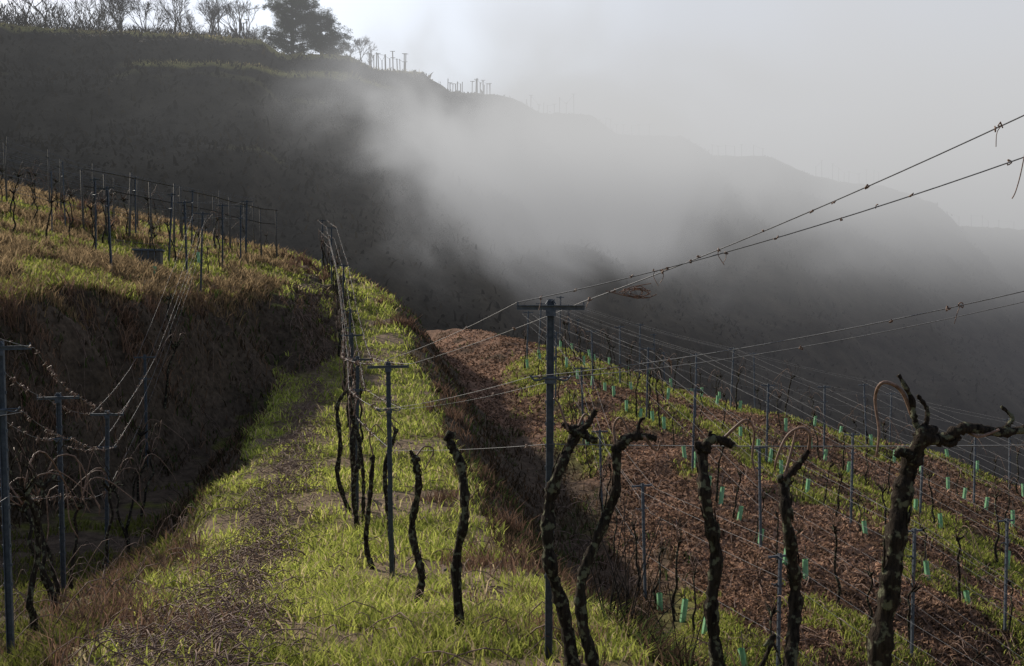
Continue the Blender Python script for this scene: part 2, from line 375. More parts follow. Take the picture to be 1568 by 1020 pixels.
f=msk.ravel(); cand=np.where((f>.6)&(PX.ravel()>-100)&(PX.ravel()<700)&(T*np.ones_like(hx)>-3).ravel())[0]
sel=rng.choice(cand,min(26000,len(cand)*4)); n=len(sel)
blades('crest_grass',hx.ravel()[sel]+rng.normal(0,.15,n),hy.ravel()[sel]+rng.normal(0,.12,n),hz.ravel()[sel]-.05,.12+.35*rng.random(n)**2,.05+.05*rng.random(n),np.array([.44,.37,.18])*(.5+.7*rng.random((n,1))),M_grass,.6)
print('blades',time.time()-T0)

# ---------------------------------------------------------------- pruned canes
mb=MB()
def twig(x,y,L,r,mi=0):
    a=random.uniform(0,math.pi*2); n=5; pts=[]; bend=random.uniform(-.8,.8); px,py=x,y
    lift=random.uniform(0,.14)
    for i in range(n):
        pts.append((px,py,H(px,py)+.015+lift*math.sin(i/(n-1)*math.pi)+random.uniform(0,.03)))
        px+=math.cos(a)*L/n; py+=math.sin(a)*L/n; a+=bend/n+random.uniform(-.2,.2)
    mb.tube(pts,[r,r*.9,r*.8,r*.7,r*.5],4,mi,cap=False)
for i in range(2600):
    y=3.8*(36/3.8)**random.random(); off=random.gauss(-1.0,.28) if random.random()<.84 else random.uniform(-1.6,1.6)
    twig(float(xc(y))+off+.15*math.sin(y*1.7),y,random.uniform(.2,.7),random.uniform(.0026,.0048)*(1+y/18))
for i in range(600):
    p=ghit(random.uniform(850,1560),random.uniform(620,1010))
    if p[1]<40 and p[0]-float(xc(p[1]))>2.5: twig(p[0],p[1],random.uniform(.3,.8),random.uniform(.003,.006)*(1+p[1]/18))
mb.obj('pruned_canes',[M_litcane])
mb=MB()
for i in range(90):
    y=4.5*(20/4.5)**random.random(); x=float(xc(y))+random.uniform(-1.6,1.6); r=random.uniform(.01,.035); z=H(x,y)
    mb.tube([(x,y,z-r*.4),(x+r*.2,y,z+r*.3),(x,y,z+r*.8)],[r*.9,r*1.1,r*.5],6,0,.5)
mb.obj('path_stones',[M_wood],True)

# ---------------------------------------------------------------- trellis posts
def post_mesh(h=2.15,name='trellis_post_mesh',top=.40,arm2=.24,fat=1.0):
    m=MB(); w=.044*fat; t=.005*fat; d=.032*fat
    m.box((0,d/2,h/2-.25),(w,t,h+.5)); m.box((-w/2+t/2,0,h/2-.25),(t,d-t-.001,h+.5)); m.box((w/2-t/2,0,h/2-.25),(t,d-t-.001,h+.5))
    for i in range(12):
        z=.5+i*.13
        m.box((-w/2-.004,0,z),(.006,.012,.02)); m.box((w/2+.004,0,z),(.006,.012,.02))
    z=h-.05
    m.box((0,-d/2-.006*fat,z),(top,.006*fat,.028*fat)); m.box((0,-d/2-.02*fat,z+.0115*fat),(top-.01,.018*fat,.004*fat))
    m.box((-top/2+.006,-d/2-.006,z+.024),(.008,.008,.018)); m.box((top/2-.006,-d/2-.006,z+.024),(.008,.008,.018))
    m.box((0,-d/2-.014,z-.03),(.06,.010,.04))
    for sx in (-1,1): m.tube([(sx*.03,-.03,z+.02),(sx*.015,-.03,z+.045),(0,-.03,z+.035)],.004,5)
    z2=h-.48
    m.tube(spline([(-arm2/2,-.03,z2+.03),(-arm2/2+.03,-.032,z2),(-.03,-.034,z2+.012),(.03,-.034,z2+.012),(arm2/2-.03,-.032,z2),(arm2/2,-.03,z2+.03)],14),.006*fat,6)
    m.box((0,-.024,z2),(.065,.012,.04)); m.tube([(-arm2/2+.01,-.03,z2+.02),(arm2/2-.01,-.03,z2+.02)],.004*fat,5)
    return m.mesh(name,[M_metal],False)
PM=post_mesh(); PMT=post_mesh(name='trellis_post_mesh_far',fat=1.1)
POLE=MB(); POLE.tube([(0,0,-.4),(.01,0,1),(0,.01,2.2)],[.035,.032,.028],7); POLE.box((0,-.04,1.9),(.3,.02,.03)); POLE=POLE.mesh('pole_mesh',[M_wood],True)
def post(x,y,rot=0,me=None,s=1,tilt=None,z=None,name='metal_trellis_post'):
    o=link(bpy.data.objects.new(name,me or PM)); o.location=(x,y,H(x,y) if z is None else z)
    tl=tilt if tilt is not None else (random.uniform(-.04,.04),random.uniform(-.04,.04))
    o.rotation_euler=(tl[0],tl[1],rot); o.scale=(s,s,s); return o

def vine_variant(seed,h=1.25,r=.032,shoots=3):
    random.seed(seed); m=MB()
    pts=[(0,0,-.15)]; x=y=0
    for i in range(1,8):
        t=i/7; x+=random.uniform(-.07,.07); y+=random.uniform(-.05,.05); pts.append((x,y,h*t))
    sp=spline(pts,20); rad=[r*(1.5-.9*math.sin(min(1,i/16)*1.5)*.6)+random.uniform(-.1,.1)*r for i in range(20)]
    m.tube(sp,rad,8,0,.35)
    hx_,hy_,hz_=sp[-1]
    for j in range(5):
        dx,dz=random.uniform(-.12,.12),random.uniform(0,.1)
        m.tube(spline([(hx_,hy_,hz_-.04),(hx_+dx*.6,hy_+random.uniform(-.03,.03),hz_+.02),(hx_+dx*1.3,hy_,hz_+dz)],5),[r*1.1,r*.9,r*.9,r*.6,r*.4],6,0,.5)
    for j in range(random.choice([1,2,2])):
        sx=random.choice([-1,1]); L=random.uniform(.3,.7)
        m.tube(spline([(hx_,hy_,hz_+.02),(hx_+sx*.12,hy_,hz_+.22),(hx_+sx*.3,hy_,hz_+.18),(hx_+sx*L,hy_+.03,hz_-.15),(hx_+sx*(L+.05),hy_,hz_-.3)],12),np.linspace(.007,.004,12),5,1)
    for j in range(shoots):
        sx=random.uniform(-.25,.25)
        m.tube(spline([(hx_,hy_,hz_),(hx_+sx*.4,hy_+random.uniform(-.1,.1),hz_+.12),(hx_+sx,hy_+random.uniform(-.1,.1),hz_+random.uniform(.2,.5)),(hx_+sx*1.4,hy_,hz_+random.uniform(.15,.6))],8),np.linspace(.006,.0025,8),4,random.choice([0,0,1]))
    return m.mesh('grapevine_mesh',[M_bark,M_cane])
VV=[vine_variant(100+i,random.uniform(1.05,1.35)) for i in range(7)]
VT=[vine_variant(200+i,random.uniform(.85,1.1),.015) for i in range(6)]
VS=[vine_variant(300+i,random.uniform(1.0,1.25),.018,6) for i in range(5)]
random.seed(77)
def vine(x,y,rot,me=None,s=1):
    o=link(bpy.data.objects.new('grapevine',me or random.choice(VV))); o.location=(x,y,H(x,y)); o.rotation_euler=(random.uniform(-.08,.08),random.uniform(-.1,.1),rot+random.choice([0,math.pi])); o.scale=(s,s,s)

def wire(mb,p,q,sag,r,n=12,knots=0,ksz=.014,kr=.003,hang=.25):
    p=np.array(p);q=np.array(q); t=np.linspace(0,1,n)[:,None]
    P=p+(q-p)*t; P[:,2]-=(4*sag*t*(1-t))[:,0]
    mb.tube(P,r,5,0,cap=False)
    for i in range(knots):
        tt=random.random(); c=p+(q-p)*tt; c[2]-=4*sag*tt*(1-tt)
        a=[c+np.array([random.uniform(-1,1),random.uniform(-1,1),random.uniform(-1,1)])*ksz for _ in range(5)]
        mb.tube(spline([c]+a,12),kr,4,1,cap=False)
        if random.random()<hang: mb.tube(spline([c,c+np.array([random.uniform(-.02,.02),0,-.03]),c+np.array([random.uniform(-.03,.03),0,-random.uniform(.04,.09)])],6),.0018,4,1,cap=False)

def row(pts,spacing,vspace,h=2.1,wr=.004,guards=.0,me=None,vm=None,vs=1,vprob=.9,wires=True,name='trellis_wire',pole=False,knots=0,hgt=(2.05,1.6,1.2,.85),skip=(),pname=None):
    Q=resample(pts,spacing); W=MB(); prev=None
    for i,(x,y) in enumerate(Q):
        j=min(i,len(Q)-2); d=Q[j+1]-Q[j]; a=math.atan2(d[1],d[0])
        post(x,y,a-math.pi/2 ,me or PMT,h/2.15*random.uniform(.93,1.05),name=pname or ('wooden_vineyard_pole' if pole else 'metal_trellis_post'))
        z=H(x,y); nx_,ny_=-math.sin(a),math.cos(a)
        ends=[(x+nx_*.18,y+ny_*.18,z+hgt[0]*h/2.1),(x-nx_*.18,y-ny_*.18,z+hgt[0]*h/2.1),(x+nx_*.1,y+ny_*.1,z+hgt[1]*h/2.1),(x-nx_*.1,y-ny_*.1,z+hgt[1]*h/2.1),(x,y,z+hgt[2]*h/2.1),(x,y,z+hgt[3]*h/2.1)]
        if prev and wires:
            for q_,(p,q) in enumerate(zip(prev,ends)):
                if q_ not in skip: wire(W,p,q,random.uniform(.01,.05) if wr<.009 else 0,wr,6,knots)
        prev=ends
    if wires: W.obj(name,[M_wire if wr<.009 else M_wood,M_cane])
    V=resample(pts,vspace); G=MB()
    for i,(x,y) in enumerate(V):
        j=min(i,len(V)-2); d=V[j+1]-V[j]; a=math.atan2(d[1],d[0])
        x+=random.uniform(-.08,.08); y+=random.uniform(-.25,.25)
        if random.random()<vprob: vine(x,y,a,random.choice(vm or VV),vs*random.uniform(.75,1.2))
        if random.random()<guards:
            z=H(x+.1,y-.1); hh=random.uniform(.28,.42); lx=random.uniform(-.06,.06)
            G.tube([(x+.1,y-.1,z-.03),(x+.1+lx,y-.1,z+hh)],.05,6,0,cap=False); G.tube([(x+.1,y-.1,z),(x+.1+lx,y-.1,z+hh+.25)],.007,4,1)
    if G.v: G.obj('vine_guards',[M_guard,M_wood],False)

for t,r in zip(ROWT,ROWS):
    g={-.33:.35,0:.75,.33:.45,.66:.6,1.0:.8,1.3:.6}[t]
    row(r,4.6,1.05,2.05,.0026,g,vm=VT+VS,vprob=.8,skip=(3,4) if t!=0 else (3,),knots=2)
LR=[(-3.4,6.6),(-4.6,10),(-5.2,12.5),(-7.1,19)]
W=MB(); ends=None
for (x,y) in LR:
    post(x,y,.2,PM,1.0)
    z=H(x,y); e=[(x-.18,y,z+2.1),(x+.18,y,z+2.1),(x-.1,y,z+1.67),(x+.1,y,z+1.67),(x,y,z+1.1)]
    if ends:
        for p,q in zip(ends,e): wire(W,p,q,random.uniform(.02,.07),.0022,10,16,.022,.0035)
    ends=e
x,y=-8.1,25.5; z=H(x,y); post(x,y,.2,PM)
for p,dx,zz in zip(ends,(-.18,.18,-.1,.1,0),(2.1,2.1,1.67,1.67,1.1)): wire(W,p,(x+dx,y,z+zz),.08,.0022,10,10,.025,.004)
x2,y2=-2.2,3.0; z2=H(x2,y2)
for dx,zz in zip((-.18,.18,-.1,.1,0),(2.1,2.1,1.67,1.67,1.1)): wire(W,(x2+dx,y2,z2+zz),(-3.4+dx,6.6,H(-3.4,6.6)+zz),.04,.0022,10,6)
W.obj('trellis_wire',[M_wire,M_cane])
for (x,y) in [(-3.6,7.3),(-3.9,8.2),(-4.3,9.2),(-4.5,9.7),(-4.8,10.8),(-5.0,11.8),(-5.3,13.3),(-5.7,14.6),(-6.1,16),(-6.7,17.5),(-7.3,20.5),(-7.6,22)]: vine(x,y,random.uniform(.2,1.6),(VT+VS)[int(y*7)%9],1.1)
row([(-21,37.5),(-16.5,38),(-13.5,39),(-10.0,42)],1.6,.9,2.2,.005,0,me=POLE,pole=True,vm=VT+VS,vprob=.9)
row([(-19,31.5),(-15.5,32),(-12.2,34),(-10.5,37)],2.2,.9,2.2,.005,0,vprob=.9,vm=VT+VS,skip=(3,))
row([(-16.5,26),(-13.5,26.5),(-11,28.5),(-9.8,32)],2.6,1.0,2.2,.004,.1,vprob=.8,vm=VS,skip=(3,))
row([(-9.8,24),(-8.9,28),(-9.2,33),(-10.5,39)],3.4,1.6,2.2,.0035,.1,vprob=.5,vm=VT,skip=(1,3,4))
row([(-18,35),(-13,36)],1.8,.8,2.0,.005,0,me=POLE,pole=True,vprob=.9,vm=VT+VS)
row([(-18.5,28.5),(-14.5,29.2),(-12,30.8)],2.4,.9,2.1,.005,0,vprob=.8,vm=VS,skip=(3,))
PR=MB(); PR.tube([(0,0,-.4),(.0,0,2.2)],.04,7); PR=PR.mesh('rail_post_mesh',[M_wood],True)
row([(-14.4,33),(-11.2,33.8)],.72,5,2.15,.018,0,me=PR,vprob=0,skip=(0,2),hgt=(2.05,2.05,1.5,1.5,1.05,.55),name='fence_rails',pname='rail_fence_post')
row([(-12.6,37.5),(-11.0,38.6),(-9.3,39.6)],.62,5,2.1,.018,0,me=PR,vprob=0,skip=(0,2),hgt=(2.05,2.05,1.5,1.5,1.05,.55),name='fence_rails',pname='rail_fence_post')

# ---------------------------------------------------------------- central row
C=[]
pbase=ghit(840,1012); C.append((pbase[0],pbase[1]))
p2=ghit(600,893); C.append((p2[0],p2[1]))
for px,d in [(546,13.6),(541,18.5),(535,24),(524,31),(508,37),(494,42)]:
    C.append((unproj(px,500,d)[0],d))
rots=[.0,.1,.15,.15,.2,.2,.3,.3]
for (x,y),r in zip(C,rots): post(x,y,r,PM if y<16 else PMT,1.0,tilt=(0,.005) if y<7 else None)
W=MB()
def ends_at(x,y,r):
    z=H(x,y); c,s_=math.cos(r),math.sin(r)
    return [(x-.19*c,y-.19*s_,z+2.13),(x+.19*c,y+.19*s_,z+2.13),(x-.11*c,y-.11*s_,z+1.69),(x+.11*c,y+.11*s_,z+1.69),(x,y,z+1.29)]
prev=None
for (x,y),r in zip(C,rots):
    e=ends_at(x,y,r)
    if prev:
        for p,q in zip(prev,e): wire(W,p,q,random.uniform(.01,.04),.0018 if y<12 else .003,12,4 if y<12 else 14,.014 if y<12 else .03,.003 if y<12 else .005)
    prev=e
e0=ends_at(C[0][0],C[0][1],0)
N1=(3.4,3.35)
wire(W,e0[1],(3.3,3.15,1.46),.08,.0032,24,22,.013,.003,.35)
wire(W,e0[0],(3.55,3.75,1.22),.12,.0032,24,20,.013,.003,.35)
wire(W,e0[2],(3.35,3.3,.50),.10,.0026,24,7)
wire(W,e0[3],(3.5,3.5,.50),.12,.0020,24,3)
a=unproj(1568,675,4.0); wire(W,e0[4],(a[0]+1.2,3.3,a[2]+.1),.02,.0028,24,4)
post(N1[0],N1[1],1.2,PM,1.0,z=-.85)
cc=np.array(unproj(975,448,5.4))
W.tube(spline([cc+np.array([.07*math.cos(i*1.9)-.0+.02*math.sin(i*.7),.03*math.sin(i*2),.028*math.sin(i*1.9)+.012*math.cos(i*3)]) for i in range(18)],90),.0026,5,1,cap=False)
W.tube(spline([cc+np.array([-.17,0,0.01]),cc+np.array([-.05,0,-.02]),cc+np.array([.05,0,-.03]),cc+np.array([.11,0,-.01])],14),.003,5,1,cap=False)
W.tube(spline([cc+np.array([-.10,0,0.0]),cc+np.array([-.03,0,.03]),cc+np.array([.05,0,.045]),cc+np.array([.08,0,.05])],14),.0025,5,1,cap=False)
cc=np.array(unproj(1562,270,4.4))
W.tube(spline([cc+np.array([.02,0,.1]),cc+np.array([0,0,0]),cc+np.array([-.02,0,-.07]),cc+np.array([-.035,0,-.10])],14),.0025,5,1,cap=False)
W.obj('trellis_wire',[M_wire,M_cane])

def hvine(trunk,d,r,extra=[],canes=[],toground=True,lumps=6):
    m=MB()
    if d is None: d=ghit(*trunk[0])[1]
    pts=[np.array(unproj(a,b,d)) for a,b in trunk]
    g0=pts[0].copy(); gz=H(g0[0],d)
    if toground and pts[0][2]>gz+.05: pts.insert(0,np.array([g0[0]+.02,d,gz-.05]))
    pts[0][2]=min(pts[0][2],gz-.03)
    for p in pts[1:]: p[1]+=random.uniform(-.05,.05)
    n=60; sp=spline(pts,n); rad=[r*(1.25-.35*(i/n))*(1+.14*math.sin(i*.7+d)+random.uniform(-.14,.14)) for i in range(n)]
    rad[0]*=1.25; rad[-1]*=.8
    m.tube(sp,rad,14,0,.34)
    for j in range(18):
        i=random.randrange(3,n-6); a=random.uniform(0,6.28); o=np.array([math.cos(a),math.sin(a)*.8,0])*r*1.05
        m.tube([sp[i]+o,sp[i+2]+o*1.15,sp[i+4]+o*random.uniform(.9,1.5)],[r*.12,r*.16,r*.05],4,0,.4)
    h=sp[-1]
    for j in range(lumps):
        o=np.array([random.uniform(-1,1)*r*1.5,random.uniform(-1,1)*r,random.uniform(-1,1.2)*r*1.2])
        m.tube(spline([h-o*.3,h+o*.5,h+o*1.1],7),[r*.4,r*.7,r*.85,r*.85,r*.7,r*.5,r*.2],8,0,.4)
    for e,re in extra:
        q=[np.array(unproj(a,b,d)) for a,b in e]; k=max(12,len(e)*8)
        rr=np.linspace(re,re*.6,k)*(1+.5*(rng.random(k)-.5)); m.tube(spline(q,k),rr,9,0,.4)
    for e in canes:
        q=[np.array(unproj(a,b,d+random.uniform(-.03,.03))) for a,b in e]; m.tube(spline(q,24),np.linspace(.0085,.0045,24),7,1)
    m.obj('grapevine',[M_bark,M_cane])
hvine([(1352,1030),(1365,900),(1378,800),(1395,725),(1412,668)],3.8,.035,
  extra=[([(1412,668),(1440,672),(1480,655),(1530,662),(1600,655),(1680,665)],.026),([(1410,668),(1400,640),(1396,612),(1376,574)],.013),([(1415,665),(1420,630),(1405,605)],.011),([(1540,655),(1550,640),(1533,622)],.010),([(1395,700),(1380,690),(1372,700)],.02),([(1425,668),(1455,680),(1470,668)],.018)],
  canes=[[(1398,640),(1380,598),(1352,586),(1340,610),(1346,660),(1342,700)],[(1480,660),(1500,668),(1530,658)]])
hvine([(1205,1035),(1222,930),(1214,860),(1200,790),(1200,735)],4.45,.025,
  extra=[([(1200,735),(1222,712),(1238,690)],.020),([(1200,735),(1196,760)],.02),([(1160,1035),(1185,975),(1170,990)],.012)],
  canes=[[(1238,692),(1240,665),(1226,655),(1205,668),(1190,700),(1186,720)],[(1200,735),(1212,690),(1220,655)]])
hvine([(1102,1035),(1092,930),(1097,850),(1078,760),(1077,690)],4.8,.029,
  extra=[([(1077,692),(1090,672),(1118,680),(1122,684)],.028),([(1085,680),(1088,660)],.014)],
  canes=[[(1105,675),(1125,655),(1143,643),(1155,660),(1152,700),(1160,735)]])
hvine([(912,1035),(890,940),(893,880),(922,810),(943,750),(944,685)],5.15,.025,
  extra=[([(944,690),(960,672),(985,668),(1005,672)],.030),([(975,670),(980,645),(988,640)],.012)],
  canes=[[(944,690),(940,655),(950,640),(965,665)],[(985,668),(1005,690),(1012,675)]])
hvine([(882,1035),(862,935),(840,850),(842,770),(858,715),(885,660)],5.4,.031,
  extra=[([(885,662),(900,650),(912,628)],.022),([(885,665),(870,655),(862,648)],.024),([(890,660),(905,672),(915,674)],.026)],
  canes=[[(885,655),(895,635),(905,640)],[(870,660),(856,620),(848,610)]])
hvine([(706,975),(698,870),(712,785),(706,715),(690,680),(688,668)],None,.027,extra=[([(690,690),(700,700),(712,712)],.018)],canes=[])
hvine([(634,932),(646,885),(630,815),(641,745),(636,700)],None,.027,extra=[([(636,705),(628,690)],.02)],canes=[[(636,700),(650,684),(664,690),(650,720)]])
hvine([(572,872),(560,835),(566,765),(572,700)],None,.023,canes=[[(572,700),(566,670),(575,650),(590,665)]])
hvine([(602,880),(596,800),(590,720),(606,660)],None,.022,canes=[[(606,664),(598,640),(612,650)]])
hvine([(548,812),(542,745),(552,690),(540,640)],None,.026,canes=[[(540,645),(548,610),(560,640)]])
hvine([(536,786),(517,730),(522,680),(516,625),(528,600)],None,.026,canes=[[(528,600),(520,560),(526,520)]])
hvine([(556,800),(556,720),(545,650)],None,.020)
for d in np.arange(14.5,42,1.0):
    px=np.interp(d,[13.6,18.5,24,31,37,42],[546,541,535,524,508,494])
    vine(unproj(px,500,d)[0]+random.uniform(-.15,.15),d,1.6,random.choice(VS+VV[:2]),s=random.uniform(.9,1.15))
mb=MB()
for px,py,d in [(960,1000,7),(985,960,7.5),(1045,1010,7),(930,880,7),(1040,930,8),(1140,990,7.2),(1300,1000,9)]:
    p=np.array(unproj(px,py,d)); gz=H(p[0],d)
    for j in range(5):
        dx=random.uniform(-.35,.35); hh=random.uniform(.4,1.0)
        mb.tube(spline([(p[0],d,gz-.05),(p[0]+dx*.4,d,gz+hh*.5),(p[0]+dx,d+random.uniform(-.2,.2),gz+hh)],8),np.linspace(.006,.003,8),5,0)
mb.obj('bramble_shoots',[M_bark2])
# brambles tangled over the left bank and under the left vines
mb=MB()
for i in range(260):
    if random.random()<.65:
        y=random.uniform(12,28); x=float(np.interp(y,[0,14,18,22,28],[-12,-10,-9.4,-8.6,-7.4]))+random.uniform(-.2,2.4)
    else:
        y=random.uniform(7,14); x=float(xc(y))-random.uniform(1.9,4.0)
    z=H(x,y); a=random.uniform(0,6.28); L=random.uniform(.3,.9); hh=random.uniform(.1,.4)
    x2,y2=x+math.cos(a)*L,y+math.sin(a)*L*.6; xm,ym=(x+x2)/2,(y+y2)/2
    mb.tube(spline([(x,y,z-.03),(xm,ym,max(z,H(xm,ym))+hh),(x2,y2,H(x2,y2)+.03)],8),np.linspace(.005,.003,8),4,0,cap=False)
mb.obj('brambles',[M_litcane])
mb=MB(); g=ghit(228,412)
mb.box((g[0],g[1],g[2]+.25),(.7,.5,.5),0,.2); mb.box((g[0],g[1],g[2]+.53),(.8,.6,.05),1,.2); mb.box((g[0]-.1,g[1]-.9,g[2]+.08),(.75,.5,.05),1,.3)
for i in range(4): mb.box((g[0]-.27+i*.18,g[1]-.28,g[2]+.25),(.03,.04,.48),1,.0)
mb.obj('wooden_crate',[M_wood,M_metal],False)
print('vines',time.time()-T0)

# ---------------------------------------------------------------- ridge trellis and trees
def ridge_at(px):
    i=np.interp(px,cols_px,np.arange(len(cols_px))); return np.array([np.interp(i,np.arange(len(cols_px)),ridge[:,k]) for k in range(3)])
def ridge_posts(a,b,step,h=2.6,back=0):
    m=MB(); pts=[]
    px=a
    while px<=b:
        p=ridge_at(px); p=p+np.array([0,1.0+back+random.uniform(0,2.5),-.2]); hh=h*random.uniform(.65,1.1)
        t=random.uniform(-.12,.12)
        m.tube([p-np.array([0,0,.5]),p+np.array([t,0,hh])],.05+.02*random.random(),5); pts.append(p+np.array([t,0,hh*.95]))
        if random.random()<.5: m.box((p[0]+t,p[1],p[2]+hh),(.6,.06,.06))
        px+=step*random.uniform(.6,1.4)
    for i in range(len(pts)-1):
        if random.random()<.6: m.tube([pts[i],pts[i+1]],.02,4,cap=False)
    m.obj('ridge_vineyard_posts',[M_bark2])
for a,b,s_,h in [(560,622,5,2.4),(578,620,12,2.9),(684,708,4,2.3),(722,752,4,2.8),(728,750,8,2.2),(806,850,10,2.4),(858,888,10,3.2),(930,956,7,3),(970,1003,12,2.8),(1095,1180,12,2.8),(1255,1300,12,3.8),(1308,1356,10,3.6),(1440,1560,16,3.2),(355,372,5,2.6)]:
    ridge_posts(a,b,s_,h)
def bare_tree(px,height,name,back=2,seed=0,spread=.55,depth=6,wid=1.0,lean=0):
    random.seed(seed); m=MB(); p=ridge_at(px)+np.array([0,back,-.5])
    def br(p,d,L,r,lv):
        mid=p+d*L*.5+np.array([random.gauss(0,.05),random.gauss(0,.05),0])*L; q=p+d*L
        m.tube([p,mid,q],[r,r*.85,r*.7],5 if lv<2 else 3,cap=False)
        if lv>=depth: return
        for i in range(random.choice([2,3,3] if lv<depth-1 else [2,3])):
            nd=d+np.array([random.gauss(0,spread),random.gauss(0,spread),random.gauss(.12,spread*.5)]); nd/=np.linalg.norm(nd)
            br(p+(q-p)*random.uniform(.5,1),nd,L*random.uniform(.62,.88),max(.014,r*random.uniform(.5,.66)),lv+1)
    br(p,np.array([lean,0,1.0]),height*.27,height*.017*wid,0)
    m.obj(name,[M_bark2])
bare_tree(548,5.2,'bare_tree',2,5,.5,6)
bare_tree(565,3.8,'bare_tree',2,6,.5,5)
bare_tree(530,3.6,'bare_tree',2,41,.5,5)
for px,h,sd in [(335,11,11),(312,9,12),(350,8,22),(285,9,13),(255,8,17),(225,10,14),(190,8,15),(150,10,16),(110,9,18),(75,10,19),(40,10,20),(8,9,23),(362,5,21),(172,7,31),(208,7,32),(270,7,33)]: bare_tree(px,h,'bare_tree',4+random.uniform(-2,6),sd,.42,6)
bx=[];by=[];bz=[];bh=[]
for px in np.arange(-60,375,6):
    p=ridge_at(px); k=rng.integers(80,220); hh=rng.uniform(.8,2.6)*(1.9 if px<140 else .9)
    bx.append(p[0]+rng.normal(0,.55,k)); by.append(p[1]+3+rng.normal(0,.8,k)); bz.append(p[2]-.4+rng.random(k)*hh*.8); bh.append(.35+.5*rng.random(k))
bx,by,bz,bh=map(np.concatenate,(bx,by,bz,bh)); n=len(bx)
blades('ridge_bushes',bx,by,bz,bh,.05+.05*rng.random(n),np.array([.045,.038,.028])*(.5+rng.random((n,1))),M_dry,1.2)
def pine(px,h,w,seed,back=3,name='pine_tree'):
    r_=np.random.default_rng(seed); random.seed(seed); m=MB(); p=ridge_at(px)+np.array([0,back,-.6])
    m.tube([p,p+[.1,0,h*.4],p+[.0,.1,h*.75],p+[.1,0,h*.97]],[h*.03,h*.022,h*.014,.03],7)
    cl=[]
    for i in range(60):
        t=.12+.86*(i/59)**.9; a=random.uniform(0,6.28); prof=math.sin(min(1,(t+.02)/.35)*math.pi/2)*(1-max(0,(t-.6)/.5)**2)
        L=w/2*max(.12,prof)*random.uniform(.45,1.12); s=p+np.array([0,0,h*t*.9])
        e=s+np.array([math.cos(a)*L,math.sin(a)*L,L*random.uniform(.0,.5)])
        m.tube(spline([s,(s+e)/2+[0,0,-.1],e],5),np.linspace(.09,.03,5)*h/9,4,cap=False)
        for q in range(int(5+L*2.0)):
            tt=random.uniform(.3,1.05); c=s+(e-s)*tt+r_.normal(0,.34,3)*[1,1,.8]; cl.append((c,random.uniform(.25,.6)))
    o=m.obj(name,[M_bark2])
    V=[]
    for c,r in cl:
        k=100; d=r_.normal(0,1,(k,3)); d/=np.linalg.norm(d,axis=1)[:,None]; a=c+d*r*[1,1,.7]*(r_.random((k,1))**.5)
        e=r_.normal(0,1,(k,3)); e/=np.linalg.norm(e,axis=1)[:,None]; dd=d*.5+e*.5
        b=a+dd*.22; sd=np.cross(dd,e)*.07
        V.append(np.stack([a-sd,a+sd,b],1))
    V=np.concatenate(V); n=len(V); f=np.arange(n*3).reshape(n,3)
    t=r_.random((n,1)); c=np.repeat(np.array([.02,.032,.015])+(np.array([.07,.085,.04])-np.array([.02,.032,.015]))*t,3,axis=0)
    ch=link(bpy.data.objects.new('crown',mesh_np('crown',V.reshape(-1,3),f,3,M_needle,c))); ch.parent=o
pine(438,9.2,8.2,3); pine(478,7.2,6.0,4,5)
print('trees',time.time()-T0)

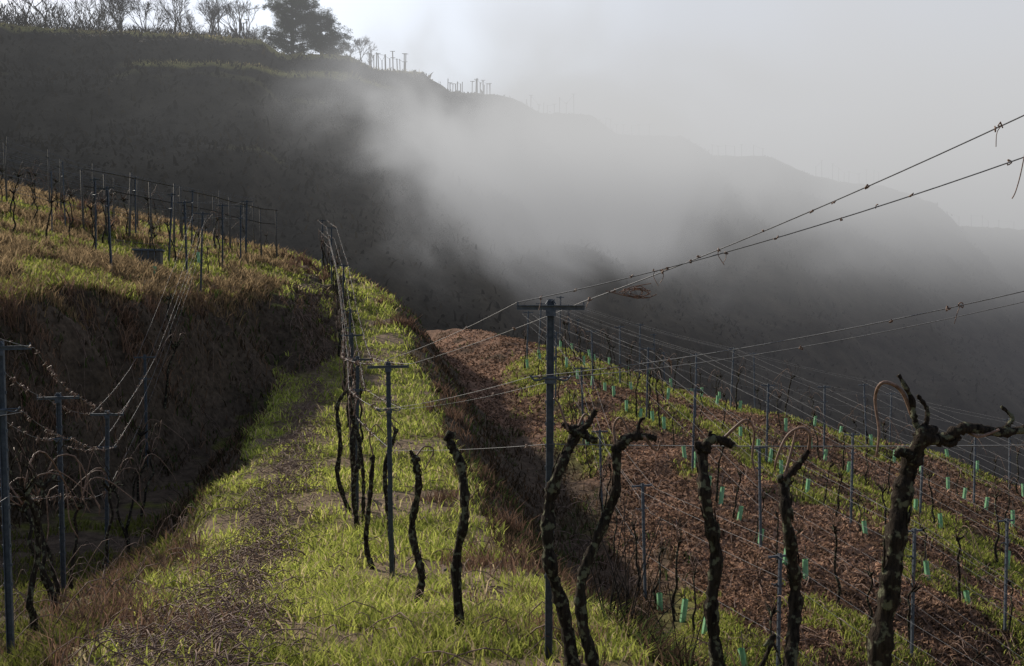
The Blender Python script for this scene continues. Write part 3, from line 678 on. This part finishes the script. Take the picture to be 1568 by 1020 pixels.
# ---------------------------------------------------------------- fog
def fog():
    m,nt,out=newmat('fog_glow_volume'); N=nt.nodes; L=nt.links
    tc=N.new('ShaderNodeTexCoord')
    def math_(op,a,b=None,clamp=False):
        n=N.new('ShaderNodeMath'); n.operation=op; n.use_clamp=clamp
        for i,v in enumerate([a,b]):
            if v is None: continue
            if isinstance(v,(int,float)): n.inputs[i].default_value=v
            else: L.new(v,n.inputs[i])
        return n.outputs[0]
    def mr(v,a,b,c,d):
        n=N.new('ShaderNodeMapRange'); n.interpolation_type='SMOOTHSTEP'; L.new(v,n.inputs[0])
        for i,q in enumerate([a,b,c,d]): n.inputs[i+1].default_value=q
        return n.outputs[0]
    sep=N.new('ShaderNodeSeparateXYZ'); L.new(tc.outputs['Object'],sep.inputs[0])
    no=N.new('ShaderNodeTexNoise'); no.inputs['Scale'].default_value=.05; no.inputs['Detail'].default_value=4; no.inputs['Roughness'].default_value=.58; no.inputs['Distortion'].default_value=.5
    L.new(tc.outputs['Object'],no.inputs['Vector'])
    def blob(c,r,i0=1.0,i1=.3,amp=.42):
        mp=N.new('ShaderNodeMapping'); mp.vector_type='TEXTURE'; mp.inputs['Location'].default_value=c; mp.inputs['Scale'].default_value=r
        L.new(tc.outputs['Object'],mp.inputs[0]); ln=N.new('ShaderNodeVectorMath'); ln.operation='LENGTH'; L.new(mp.outputs[0],ln.inputs[0])
        d=math_('ADD',ln.outputs['Value'],mr(no.outputs[0],.3,.7,amp,-amp))
        return mr(d,i1,i0,1,0)
    b1=blob((3,90,12.5),(21,19,13.5),1.0,.3,.5); b2=blob((36,128,22),(50,34,18)); b3=blob((-2,97,13),(28,12,17),1.05,.2,.6)
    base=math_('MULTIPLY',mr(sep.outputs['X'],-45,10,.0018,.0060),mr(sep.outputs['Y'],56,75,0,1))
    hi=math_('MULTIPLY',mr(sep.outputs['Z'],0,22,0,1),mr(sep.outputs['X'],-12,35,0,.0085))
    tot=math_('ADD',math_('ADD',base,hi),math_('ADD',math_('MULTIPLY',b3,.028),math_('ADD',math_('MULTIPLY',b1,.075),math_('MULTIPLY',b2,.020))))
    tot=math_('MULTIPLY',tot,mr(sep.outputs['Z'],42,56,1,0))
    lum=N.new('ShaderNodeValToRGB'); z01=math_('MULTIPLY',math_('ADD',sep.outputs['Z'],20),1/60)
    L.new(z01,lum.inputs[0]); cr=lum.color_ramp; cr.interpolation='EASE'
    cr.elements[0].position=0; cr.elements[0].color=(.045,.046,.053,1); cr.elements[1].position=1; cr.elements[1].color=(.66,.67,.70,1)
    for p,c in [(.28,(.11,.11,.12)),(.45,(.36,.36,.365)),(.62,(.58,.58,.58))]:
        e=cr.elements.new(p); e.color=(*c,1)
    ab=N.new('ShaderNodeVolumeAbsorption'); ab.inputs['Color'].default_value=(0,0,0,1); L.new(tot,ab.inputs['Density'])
    em=N.new('ShaderNodeEmission'); L.new(lum.outputs[0],em.inputs['Color']); L.new(tot,em.inputs['Strength'])  # scattered light set as emission, brighter with height; the sun lamp doesn't affect it
    ad=N.new('ShaderNodeAddShader'); L.new(ab.outputs[0],ad.inputs[0]); L.new(em.outputs[0],ad.inputs[1]); L.new(ad.outputs[0],out.inputs['Volume'])
    m.cycles.volume_step_rate=.5
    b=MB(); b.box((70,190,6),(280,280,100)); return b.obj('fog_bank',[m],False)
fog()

# ---------------------------------------------------------------- light
S=Vector((-.72,.69,.56)).normalized()
sl=bpy.data.lights.new('sun','SUN'); sl.energy=5.0; sl.angle=math.radians(.5); sl.color=(1,.92,.78)
so=link(bpy.data.objects.new('sun',sl)); so.rotation_euler=S.to_track_quat('Z','Y').to_euler(); so.location=(-60,60,60)
wd=bpy.data.worlds.new('World'); sc.world=wd; wd.use_nodes=True; nt=wd.node_tree; N=nt.nodes; L=nt.links; N.clear()
out=N.new('ShaderNodeOutputWorld')
sky=N.new('ShaderNodeTexSky'); sky.sky_type='NISHITA'; sky.sun_disc=False; sky.sun_elevation=math.asin(S.z); sky.sun_rotation=math.atan2(S.x,S.y)
b1=N.new('ShaderNodeBackground'); b1.inputs[1].default_value=.06; L.new(sky.outputs[0],b1.inputs[0])
tc=N.new('ShaderNodeTexCoord')
dt=N.new('ShaderNodeVectorMath'); dt.operation='DOT_PRODUCT'; g=Vector((-.10,1,.33)).normalized(); dt.inputs[1].default_value=g
nrm=N.new('ShaderNodeVectorMath'); nrm.operation='NORMALIZE'; L.new(tc.outputs['Generated'],nrm.inputs[0]); L.new(nrm.outputs[0],dt.inputs[0])
rp_=N.new('ShaderNodeValToRGB'); cr=rp_.color_ramp; cr.interpolation='EASE'
cr.elements[0].position=0; cr.elements[0].color=(.11,.12,.14,1)
cr.elements[1].position=1; cr.elements[1].color=(.86,.88,.92,1)
for p,c in [(.70,(.24,.25,.28,1)),(.86,(.52,.53,.57,1)),(.965,(.62,.63,.67,1))]:
    e=cr.elements.new(p); e.color=c
L.new(dt.outputs['Value'],rp_.inputs[0])
no=N.new('ShaderNodeTexNoise'); no.inputs['Scale'].default_value=2.2; no.inputs['Detail'].default_value=4; L.new(nrm.outputs[0],no.inputs['Vector'])
mr=N.new('ShaderNodeMapRange'); mr.inputs[3].default_value=.9; mr.inputs[4].default_value=1.1; L.new(no.outputs[0],mr.inputs[0])
b2=N.new('ShaderNodeBackground'); L.new(rp_.outputs[0],b2.inputs[0]); L.new(mr.outputs[0],b2.inputs[1])
ad=N.new('ShaderNodeAddShader'); L.new(b1.outputs[0],ad.inputs[0]); L.new(b2.outputs[0],ad.inputs[1]); L.new(ad.outputs[0],out.inputs[0])

cam=bpy.data.cameras.new('camera'); cam.sensor_width=36; cam.lens=36*F/1568; cam.clip_end=4000; cam.clip_start=.05
co=link(bpy.data.objects.new('camera',cam)); co.location=(0,0,0); co.rotation_euler=(math.pi/2-A,0,0); sc.camera=co
